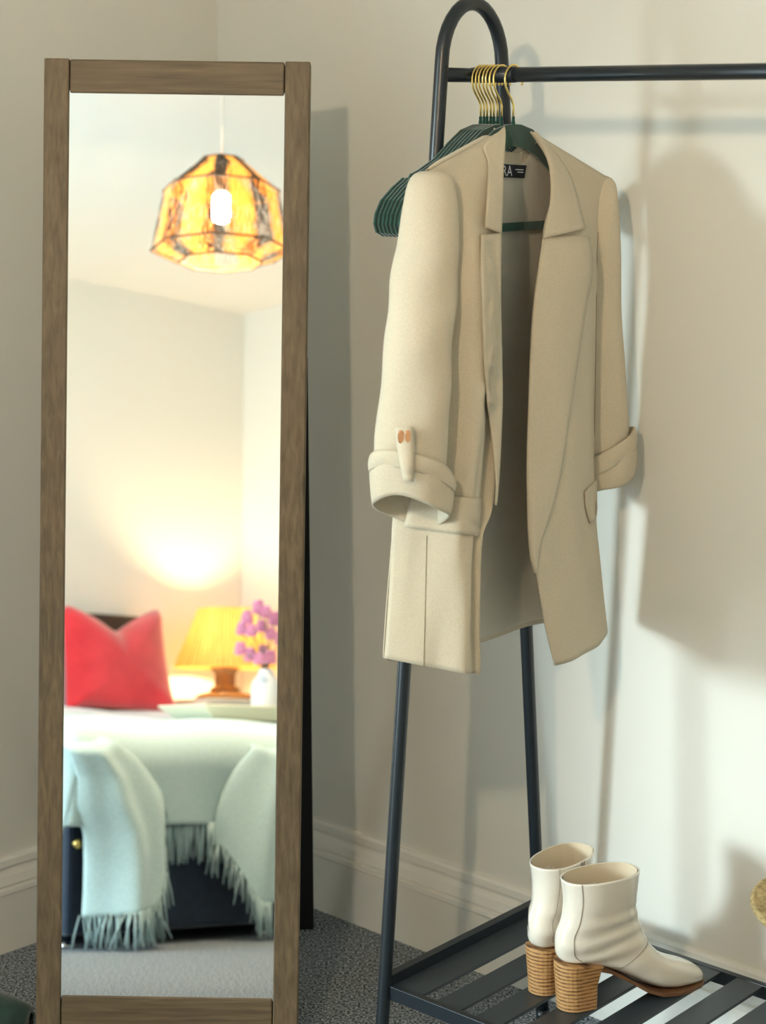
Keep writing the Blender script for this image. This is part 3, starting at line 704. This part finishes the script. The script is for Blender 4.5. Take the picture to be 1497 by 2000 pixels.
    part('vamp_seam', MB().tube([np.mean(rings[27], 0) + (p - np.mean(rings[27], 0)) * 1.004 for p in vam], 0.0006, 5), 'boot_seam', b)
    zy = side
    zp = MB(); col = [rings[j][(seg * 3 // 4 if zy < 0 else seg // 4)] for j in range(46, n)]
    for dx in (-0.003, 0.003):
        zp.tube([p + tv * dx + wv * (0.001 * zy) for p in col], 0.0009, 5)
    part('zip', zp, 'boot_seam', b)
    return b
def kz(x, y): q = to_k(at_z(x, y, HS)); return q
h1, t1 = kz(1090, 1970), kz(1374, 1913)
h2, t2 = kz(1044, 1943), kz(1250, 1829)
make_boot(h1, t1, 1, 'cream patent ankle boot standing in front of its pair, toe in view')
make_boot(h2, t2, -1, 'cream patent ankle boot half hidden behind its pair')

# ------------------------------------------------------------------ straw hat lying upside down at the end of the shelf
Rb = 0.15
zz_ = min(np.linspace(0.06, 0.30, 200), key=lambda z: abs(to_k(at_z(1479 + Rb * 1375, 1776, HS + z))[1] - 0.115))
bx0 = at_z(1479 + Rb * 1375, 1776, HS + zz_); bx0[2] = HS + 0.002
hat = thing('straw_hat', 'woven straw hat lying crown down on the rack shelf', 'hat', bx0)
part('crown', MB().lathe(bx0, [(0.035, 0.004), (0.062, 0.0), (0.074, 0.012), (0.080, zz_ * 0.6), (0.084, zz_)], 40, True, False), 'straw', hat, smooth=True, solid=0.004)
br = MB(); rows = []
for r in np.linspace(0.084, Rb, 14):
    t = (r - 0.084) / (Rb - 0.084)
    rows.append([bx0 + np.array([math.cos(a) * r, math.sin(a) * r, zz_ + 0.003 * math.sin(3 * a) * t + 0.002 * math.sin(t * 44)]) for a in np.linspace(0, 2 * pi, 72, endpoint=False)])
br.grid(np.array(rows), True); part('brim', br, 'straw', hat, smooth=True, solid=0.005, offset=0)
part('brim_edge', MB().tube([bx0 + np.array([math.cos(a) * Rb, math.sin(a) * Rb, zz_ + 0.003 * math.sin(3 * a)]) for a in np.linspace(0, 2 * pi, 73)], 0.0052, 8), 'straw', hat, smooth=True)

# ------------------------------------------------------------------ green slipper beside the mirror
so_ = at_z(-52, 1992, 0.0); sv = at_z(66, 2003, 0.0) - so_; sl_len = 0.24; sv /= np.linalg.norm(sv); so_ = at_z(64, 2003, 0.0) - sv * sl_len; swv = np.cross(Z3, sv)
sp_ = thing('slipper', 'dark green velvet slipper on the carpet beside the mirror', 'slipper', so_)
SL = lambda x, y, z: so_ + sv * x + swv * y + Z3 * z
rings = []
for x, w, z0, z1 in ((0.236, 0.012, 0.010, 0.022), (0.228, 0.026, 0.010, 0.032), (0.205, 0.038, 0.010, 0.040), (0.175, 0.043, 0.010, 0.047), (0.145, 0.043, 0.010, 0.052), (0.115, 0.040, 0.010, 0.056)):
    rings.append([SL(x, w * math.cos(a), z0 + (z1 - z0) * max(math.sin(a), -0.0)) for a in np.linspace(0, pi, 17)])
part('vamp', MB().grid(np.array(rings)), 'slipper_green', sp_, smooth=True, solid=0.003)
bk_ = []
for x, w, z1 in ((0.125, 0.041, 0.060), (0.09, 0.036, 0.050), (0.05, 0.034, 0.050), (0.02, 0.030, 0.054), (0.006, 0.018, 0.056), (0.002, 0.001, 0.057)):
    bk_.append([SL(x, w, 0.010), SL(x, w, z1)])
part('heel_counter', MB().grid(np.array(bk_ + [[q + swv * 0 - swv * 2 * ((q - so_) @ swv) for q in r] for r in bk_[::-1]])), 'slipper_green', sp_, smooth=True, solid=0.003)
ol = [(0.002, 0.0), (0.01, 0.022), (0.04, 0.034), (0.09, 0.036), (0.14, 0.044), (0.18, 0.045), (0.21, 0.039), (0.232, 0.026), (0.24, 0.0)]
ol = ol + [(x, -y) for x, y in ol[1:-1][::-1]]
part('slipper_sole', MB().loft([[SL(x, y, 0.0) for x, y in ol], [SL(x, y, 0.012) for x, y in ol]]), 'slipper_sole', sp_)

# ------------------------------------------------------------------ bed (seen in the mirror)
def BD(s, l, z): return RM(RX - s * k, RY + l * k, z * k)
def bbox(s0, s1, l0, l1, z0, z1):
    m = MB(); return rbox(m, RX - s1 * k, RX - s0 * k, RY + l0 * k, RY + l1 * k, z0 * k, z1 * k)
bed = thing('divan_bed', 'navy upholstered divan bed with a dark headboard', 'bed', BD(1.48, 1.1, 0))
part('base', bbox(0.58, 2.40, 0.09, 2.18, 0.035, 0.34), 'navy', bed, bevel=0.012)
part('mattress', bbox(0.59, 2.39, 0.09, 2.17, 0.34, 0.512), 'sheet', bed, bevel=0.05)
part('headboard', bbox(0.57, 2.42, 0.024, 0.085, 0.05, 1.066), 'headboard', bed, bevel=0.008)
for s, l in ((0.66, 0.2), (2.33, 0.2), (2.365, 2.13), (1.70, 2.13), (0.66, 2.13)):
    part('bed_foot', MB().lathe(BD(s, l, 0), [(0.022, 0), (0.026, 0.004), (0.026, 0.010), (0.012, 0.016), (0.012, 0.036)], 16), 'chrome', bed, smooth=True)
part('drawer_knob', MB().lathe(BD(2.385, 2.18, 0.27), [(0.006, 0), (0.006, 0.012), (0.013, 0.018), (0.011, 0.026)], 14, ex=W1, ey=Z3, ez=W2), 'gold', bed, smooth=True)
# duvet
dv_ = []
for l in np.linspace(0.12, 1.95, 40):
    row = []
    for s in np.linspace(0.585, 2.395, 50):
        e = min(s - 0.585, 2.395 - s); z = 0.585 - 0.035 * max(0, (l - 1.6) / 0.5) ** 2 + 0.072 * ss(1.25 - l, 0, 0.8) + 0.010 * math.sin(s * 9 + l * 5) * 0.6 + 0.006 * math.sin(l * 14 - s * 4)
        z -= 0.035 * (1 - ss(e, 0, 0.07)) + 0.034 * ss(l, 1.02, 1.18); row.append(BD(s, l, z))
    dv_.append(row)
solo('duvet', MB().grid(np.array(dv_)), 'sheet', 'white cotton duvet spread over the bed', 'duvet', BD(1.48, 1.1, 0.585), smooth=True, solid=0.02)

# throw with fringe
th = thing('throw_blanket', 'pale aqua fringed throw draped over the foot of the bed', 'blanket', BD(1.48, 1.8, 0.6))
L0 = 2.185
def PXB(x, y, l):                                # mirror pixel to the plane l = const, in bed units
    q, r = mref(x, y); c = RM(RX, RY + l * k, 0); t = ((c - q) @ W2) / (r @ W2); h = q + r * t - RM(RX, RY, 0); return -(h @ W1) / k, h[2] / k
cl = MB(); fr = []
def strands(pts, length, per=3, jitter=0.01):    # pts: (s,l,z) along an edge
    for (s, l, z) in pts:
        for _ in range(per):
            ds, dl = rng.normal(0, jitter), rng.normal(0, jitter * 0.6); Ln = length * rng.uniform(0.85, 1.1)
            a = (s + rng.uniform(-0.006, 0.006), l, z + 0.004)
            path = [BD(*a), BD(a[0] + ds * 0.6, l + dl * 0.5, z - Ln * 0.5), BD(a[0] + ds, l + dl, max(z - Ln, 0.004))]
            fr.append(path)
top = []
for l in list(np.linspace(1.18, 2.10, 20)):
    row = []
    for s in np.linspace(0.53, 2.45, 70):
        e = min(s - 0.53, 2.45 - s)
        z = 0.604 + 0.006 * math.sin(s * 13 + l * 4) + 0.005 * math.sin(l * 11 - s * 3) - 0.20 * (1 - ss(e, 0, 0.06)) + 0.02 * ss(1.4 - l, 0, 0.2) - 0.035 * max(0, (l - 1.6) / 0.5) ** 2
        row.append(BD(s, l, z))
    top.append(row)
for t in np.linspace(0, 1, 26)[1:]:
    row = []
    for s in np.linspace(0.53, 2.45, 70):
        e = min(s - 0.53, 2.45 - s); zz0 = 0.569 + 0.006 * math.sin(s * 13 + 8.4) + 0.005 * math.sin(23.1 - s * 3) - 0.20 * (1 - ss(e, 0, 0.06))
        if t < 0.35:
            q = t / 0.35 * pi / 2; l = 2.10 + 0.11 * math.sin(q); z = zz0 - 0.10 * (1 - math.cos(q))
        else:
            q = (t - 0.35) / 0.65; l = 2.21 + 0.012 * math.sin(s * 16) * q; z = (zz0 - 0.10) * (1 - q) + 0.315 * q
        row.append(BD(s, l, min(z, zz0)))
    top.append(row)
cl.grid(np.array(top))
strands([(s, 2.212, 0.315) for s in np.linspace(1.0, 2.13, 150)], 0.10, 2, 0.008)
def flap(left, right, zs, bul, bottom=None, l_base=2.215, pleat=0.018, ph=0.0, nr=40, nu=40):
    # left/right: s at each z row
    Ls, Rs = np.interp(np.linspace(0, 1, nr), np.linspace(0, 1, len(zs)), left), np.interp(np.linspace(0, 1, nr), np.linspace(0, 1, len(zs)), right)
    Zs = np.interp(np.linspace(0, 1, nr), np.linspace(0, 1, len(zs)), zs); G = []
    for j in range(nr):
        t = j / (nr - 1); row = []
        for i in range(nu):
            u = i / (nu - 1); s = Ls[j] * (1 - u) + Rs[j] * u; z = Zs[j]
            if bottom is not None:
                zb = bottom(u); z = zs[0] + (zb - zs[0]) * t
            l = l_base - 0.14 * (1 - ss(t, 0, 0.15)) + bul(t) * math.sin(pi * u) ** 0.8 + pleat * t * math.sin(u * 13 + t * 3 + ph) * math.sin(pi * u)
            row.append((s, l, z))
        G.append(row)
    cl.grid(np.array([[BD(*p) for p in r] for r in G])); return G
# left hanging corner
def sx(x): return PXB(x, 1600, L0 + 0.06)[0]
G1 = flap([2.44, 2.43, 2.40, sx(160), sx(176), sx(178), sx(178), sx(176)], [sx(205), sx(240), sx(280), sx(305), sx(325), sx(332), sx(330), sx(326)], [0.575, 0.51, 0.44, 0.36, 0.30, 0.22, 0.15, 0.08],
          lambda t: 0.02 + 0.10 * t, bottom=lambda u: 0.085 + 0.03 * u + 0.17 * ss(u, 0.6, 1.0), ph=0.5)
strands([G1[-1][i] for i in range(0, 40)] , 0.085, 2, 0.016)
strands([G1[j][39] for j in range(24, 40)], 0.07, 1, 0.012)
# right hanging fold
G2 = flap([sx(535), sx(505), sx(478), sx(458), sx(445), sx(436), sx(432), sx(430)][::1], [1.56, 1.57, 1.58, 1.59, 1.60, 1.61, 1.62, 1.63], [0.565, 0.5, 0.43, 0.38, 0.32, 0.25, 0.18, 0.1],
          lambda t: 0.02 + 0.09 * t, bottom=lambda u: 0.26 - 0.16 * ss(u, 0.0, 0.32) + 0.22 * ss(u, 0.42, 1.0), ph=2.0)
strands([G2[-1][i] for i in range(0, 17)], 0.085, 3, 0.010)
part('woven_cloth', cl, 'throw', th, smooth=True, solid=0.004)
fm = MB()
for p in fr: fm.tube(p, [0.0022, 0.0024, 0.0018], 5)
fo = part('fringe', fm, 'fringe', th, smooth=True); fo['kind'] = 'stuff'

# cushions
def cushion(name, outline, l_bot, l_top, thick, m, label, cat, group=None):
    # outline: closed list of (s,z) corner-wise; inflated between front and back
    P = smooth_pts([(s, z) for s, z in outline + outline[:1]], 96)[:-1]; c = P.mean(0); zmin, zmax = P[:, 1].min(), P[:, 1].max()
    mb = MB(); nr = 12
    for sgn in (1, -1):
        rings = []
        for j in range(nr + 1):
            f = j / nr; ring = []
            for q in P:
                p = c + (q - c) * (1 - f); tt = (p[1] - zmin) / (zmax - zmin); l = l_bot + (l_top - l_bot) * tt
                ring.append(BD(p[0], l + sgn * thick / 2 * (1 - (1 - f) ** 2.4) ** 0.55 + sgn * 0.004 * math.sin(9 * p[0] + 13 * p[1]) * f, p[1]))
            rings.append(ring)
        mb.grid(np.array(rings), True)
    return solo(name, mb, m, label, cat, BD(c[0], (l_bot + l_top) / 2, zmin), group, smooth=True)
ow = [(128, 0)]
cp = lambda x, y: PXB(x, y, 0.40 - 0.16 * (1385 - y) / 200 + 0.03)
cushion('cushion', [cp(139, 1384), cp(190, 1381), cp(250, 1384), cp(310, 1387), cp(352, 1388), cp(344, 1350), cp(333, 1290), cp(327, 1235), cp(323, 1194), cp(314, 1190), cp(285, 1202), cp(258, 1219), cp(238, 1232),
                    cp(222, 1228), cp(195, 1209), cp(170, 1194), cp(142, 1182), cp(131, 1188), cp(131, 1225), cp(136, 1300)], 0.40, 0.24, 0.15, 'red_velvet', 'coral red velvet cushion with a dented top against the headboard', 'cushion')
for s0, lab_ in ((1.0, 'white pillow propped behind the red cushion'), (1.72, 'white pillow at the window side of the bed')):
    cushion('bed_pillow', [(s0, 0.652), (s0 + 0.33, 0.648), (s0 + 0.66, 0.652), (s0 + 0.67, 0.82), (s0 + 0.66, 1.0), (s0 + 0.33, 0.985), (s0, 1.0), (s0 - 0.01, 0.82)], 0.30 - 0.03, 0.17, 0.13, 'sheet', lab_, 'pillow')

# tray with vase and flowers
lt = 1.74
tl_, tb_ = PXB(400, 1376, lt), PXB(431, 1421, lt); rtop = PXB(600, 1362, lt)
tz0, tz1 = tb_[1], tl_[1]; tc = (tl_[0] - 0.21, lt - 0.12)
tr_ = thing('serving_tray', 'cream tray with flared sides on the bed', 'tray', BD(tc[0], tc[1], 0.62))
hs1, hs0 = tl_[0] - tc[0], tb_[0] - tc[0]; q = MB()
z0_, z1_ = 0.612, max(tz1, 0.655)
ringf = lambda a, b, z: [BD(tc[0] + sx_ * a, tc[1] + sl_ * b, z) for sx_, sl_ in ((1, 1), (-1, 1), (-1, -1), (1, -1))]
q.loft([ringf(hs0, 0.09, z0_), ringf(hs1, 0.12, z1_), ringf(hs1 - 0.012, 0.108, z1_), ringf(hs0 - 0.012, 0.082, z0_ + 0.012)], True, True)
part('tray_body', q, 'tray', tr_, bevel=0.004)
vs_ = PXB(519, 1366, lt - 0.12); vb = BD(vs_[0], lt - 0.12, z0_ + 0.011); vr = abs(PXB(497, 1350, lt - 0.12)[0] - PXB(541, 1350, lt - 0.12)[0]) / 2 * k
vz_t = PXB(518, 1306, lt - 0.12)[1] * k - vb[2]
solo('vase', MB().lathe(vb, [(vr * 0.8, 0), (vr, 0.012), (vr, vz_t * 0.62), (vr * 0.9, vz_t * 0.74), (vr * 0.5, vz_t * 0.9), (vr * 0.48, vz_t), (vr * 0.4, vz_t), (vr * 0.4, vz_t * 0.9)], 28, True, True), 'vase', 'small white vase of pink flowers on the tray', 'vase', vb, smooth=True)
blooms = [(505, 1191, -0.03), (520, 1200, 0.035), (483, 1211, 0.02), (473, 1233, -0.035), (491, 1236, 0.045), (510, 1228, -0.01), (536, 1214, -0.03), (529, 1242, 0.03), (470, 1272, 0.01), (489, 1284, -0.035), (506, 1291, 0.05), (528, 1289, 0.03), (514, 1275, -0.045), (549, 1252, -0.02)]
for i, (x, y, dl) in enumerate(blooms):
    ll = lt - 0.12 + dl; s, z = PXB(x, y, ll); c = BD(s, ll, z); r = 0.0215 * rng.uniform(0.9, 1.15)
    nm = 'pink ruffled flower in the white vase on the tray'
    fl_ = thing('pink_flower', nm, 'flower', c, 'pink flowers in the vase')
    b = MB()
    for ring_i, (rr, zz, n_) in enumerate(((1.0, -0.2, 9), (0.8, 0.25, 8), (0.5, 0.55, 6), (0.22, 0.7, 4))):
        for p_ in range(n_):
            a = 2 * pi * (p_ + 0.5 * ring_i) / n_ + i; d_ = np.array([math.cos(a), math.sin(a), 0]); t_ = np.array([-math.sin(a), math.cos(a), 0])
            pc = c + d_ * rr * r * 0.75 + Z3 * zz * r
            P = []
            for v in np.linspace(-1, 1, 4):
                P.append([pc + t_ * u * r * 0.45 + d_ * (v * r * 0.28 + 0.06 * r * abs(u)) + Z3 * (v * r * (0.5 + 0.3 * ring_i) * 0.5 + 0.1 * r * (1 - u * u) - 0.15 * r * v * v) for u in np.linspace(-1, 1, 5)])
            b.grid(np.array(P))
    part('bloom', b, 'petal', fl_, smooth=True)
    mth = vb + Z3 * (vz_t - 0.01); part('flower_stem', MB().tube([c - Z3 * r * 0.2, (c + mth) / 2 + np.array([0.004 * math.sin(i), 0.004 * math.cos(i), 0.01]), mth + np.array([0.006 * math.sin(i * 2), 0.006 * math.cos(i * 2), 0])], 0.0016, 6), 'stem', fl_, smooth=True)

# nightstand and table lamp in the corner
ns = thing('nightstand', 'pale painted nightstand in the corner beside the bed', 'nightstand', BD(0.30, 0.27, 0))
part('cabinet_body', bbox(0.06, 0.53, 0.03, 0.44, 0.06, 0.712), 'nightstand', ns, bevel=0.004)
part('cabinet_top', bbox(0.04, 0.55, 0.028, 0.46, 0.712, 0.735), 'nightstand', ns, bevel=0.004)
for z0, z1 in ((0.10, 0.38), (0.40, 0.69)):
    dr = part('drawer', bbox(0.08, 0.51, 0.44, 0.452, z0, z1), 'nightstand', ns, bevel=0.003)
    part('knob', MB().lathe(BD(0.295, 0.452, (z0 + z1) / 2), [(0.006, 0), (0.006, 0.01), (0.014, 0.018), (0.010, 0.026)], 12, ex=W1, ey=Z3, ez=W2), 'gold', dr, smooth=True)
for s in (0.09, 0.50):
    for l in (0.06, 0.41): part('leg', bbox(s - 0.018, s + 0.018, l - 0.018, l + 0.018, 0, 0.06), 'nightstand', ns)
ls, ll = 0.292, 0.25; lb_ = BD(ls, ll, 0.735)
lp = thing('table_lamp', 'lit table lamp with a pleated amber shade and dark stepped base', 'table lamp', lb_)
sq = lambda w, z: [BD(ls + a * w, ll + b * w, z) for a, b in ((1, 1), (-1, 1), (-1, -1), (1, -1))]
part('lamp_base', MB().loft([sq(0.085, 0.735), sq(0.085, 0.752), sq(0.075, 0.762), sq(0.042, 0.772)]), 'lamp_wood', lp, bevel=0.002)
part('lamp_column', MB().loft([sq(0.042, 0.770), sq(0.044, 0.785), sq(0.030, 0.795), sq(0.030, 0.84), sq(0.042, 0.862), sq(0.040, 0.872)]), 'lamp_wood', lp, bevel=0.002)
part('lamp_stem', MB().tube([BD(ls, ll, 0.868), BD(ls, ll, 0.945)], 0.008, 10), 'gold', lp, smooth=True)
def shade(mb, c, prof, seg, sub):
    rings = []; uvs = []
    for r, z in prof: rings.append([c + Z3 * z + r * (W1 * math.cos(2 * pi * q / seg) + W2 * math.sin(2 * pi * q / seg)) for q in range(seg + 1)])
    P = np.array(rings); mb.grid(P); uv = []
    for j in range(len(prof) - 1):
        for i in range(seg):
            u0, u1, v0, v1 = i / seg, (i + 1) / seg, j / (len(prof) - 1), (j + 1) / (len(prof) - 1)
            uv += [(u0, v0), (u1, v0), (u1, v1), (u0, v1)]
    mb.uv = uv; return mb
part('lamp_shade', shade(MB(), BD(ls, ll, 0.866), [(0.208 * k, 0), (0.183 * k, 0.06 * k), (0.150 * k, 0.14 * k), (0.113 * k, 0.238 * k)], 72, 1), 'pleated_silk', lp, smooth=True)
part('bulb', MB().lathe(BD(ls, ll, 0.945), [(0.012, 0), (0.014, 0.02), (0.028, 0.045), (0.030, 0.06), (0.022, 0.08), (0.004, 0.088)], 18), 'lamp_bulb', lp, smooth=True)

# ------------------------------------------------------------------ pendant lamp (seen in the mirror)
q0, r0 = mref(431, 512); pc = q0 + r0 * (2.42 * k / np.hypot(r0[0], r0[1])); zb = pc[2]
pdn = thing('pendant_lamp', 'lit pendant lamp with a faceted raffia shade and dark stripes', 'pendant lamp', np.array([pc[0], pc[1], zb]))
PB = np.array([pc[0], pc[1], zb]); sc = 2.42 * k + 3.15; sc = sc / FPX
facet = 8
pk = [(84 * sc, 0.0), (141 * sc, 0.034), (118 * sc, 0.034 + 0.172), (44 * sc, 0.034 + 0.172 + 0.088)]
def faceted(p0, p1, nsub=8):
    mb = MB(); uv = []
    for f in range(facet):
        a0, a1 = 2 * pi * f / facet, 2 * pi * (f + 1) / facet
        c = lambda r, a, z: PB + np.array([math.cos(a) * r, math.sin(a) * r, z])
        q = [c(p0[0], a0, p0[1]), c(p0[0], a1, p0[1]), c(p1[0], a1, p1[1]), c(p1[0], a0, p1[1])]; mb.add(q, [(0, 1, 2, 3)])
        uv += [(f / facet, 0), ((f + 1) / facet, 0), ((f + 1) / facet, 1), (f / facet, 1)]
    mb.uv = uv; return mb
for i in range(3): part('shade_tier', faceted(pk[i], pk[i + 1]), 'raffia_top' if i == 2 else 'raffia', pdn)
for r, z in pk:
    pts = [PB + np.array([math.cos(2 * pi * f / facet) * r, math.sin(2 * pi * f / facet) * r, z]) for f in range(facet + 1)]
    mm = MB()
    for a, b in zip(pts[:-1], pts[1:]): mm.tube([a, b], 0.0032, 6)
    part('wire_ring', mm, 'raffia_trim' if 'raffia_trim' in MATS else 'lamp_wood', pdn)
part('lamp_cord', MB().tube([PB + Z3 * 0.2, np.array([pc[0], pc[1], CEIL])], 0.0032, 8), 'white_plastic', pdn, smooth=True)
part('lamp_holder', MB().lathe(PB + Z3 * 0.212, [(0.006, 0.05), (0.02, 0.045), (0.022, 0.0), (0.02, -0.008)], 18), 'white_plastic', pdn, smooth=True)
part('ceiling_rose', MB().lathe(np.array([pc[0], pc[1], CEIL]), [(0.045, 0.0), (0.043, -0.016), (0.02, -0.026), (0.006, -0.028)], 24), 'white_plastic', pdn, smooth=True)
part('bulb', MB().lathe(PB + Z3 * 0.115, [(0.010, 0.0), (0.022, 0.006), (0.024, 0.02), (0.024, 0.075), (0.016, 0.085)], 18), 'bulb', pdn, smooth=True)
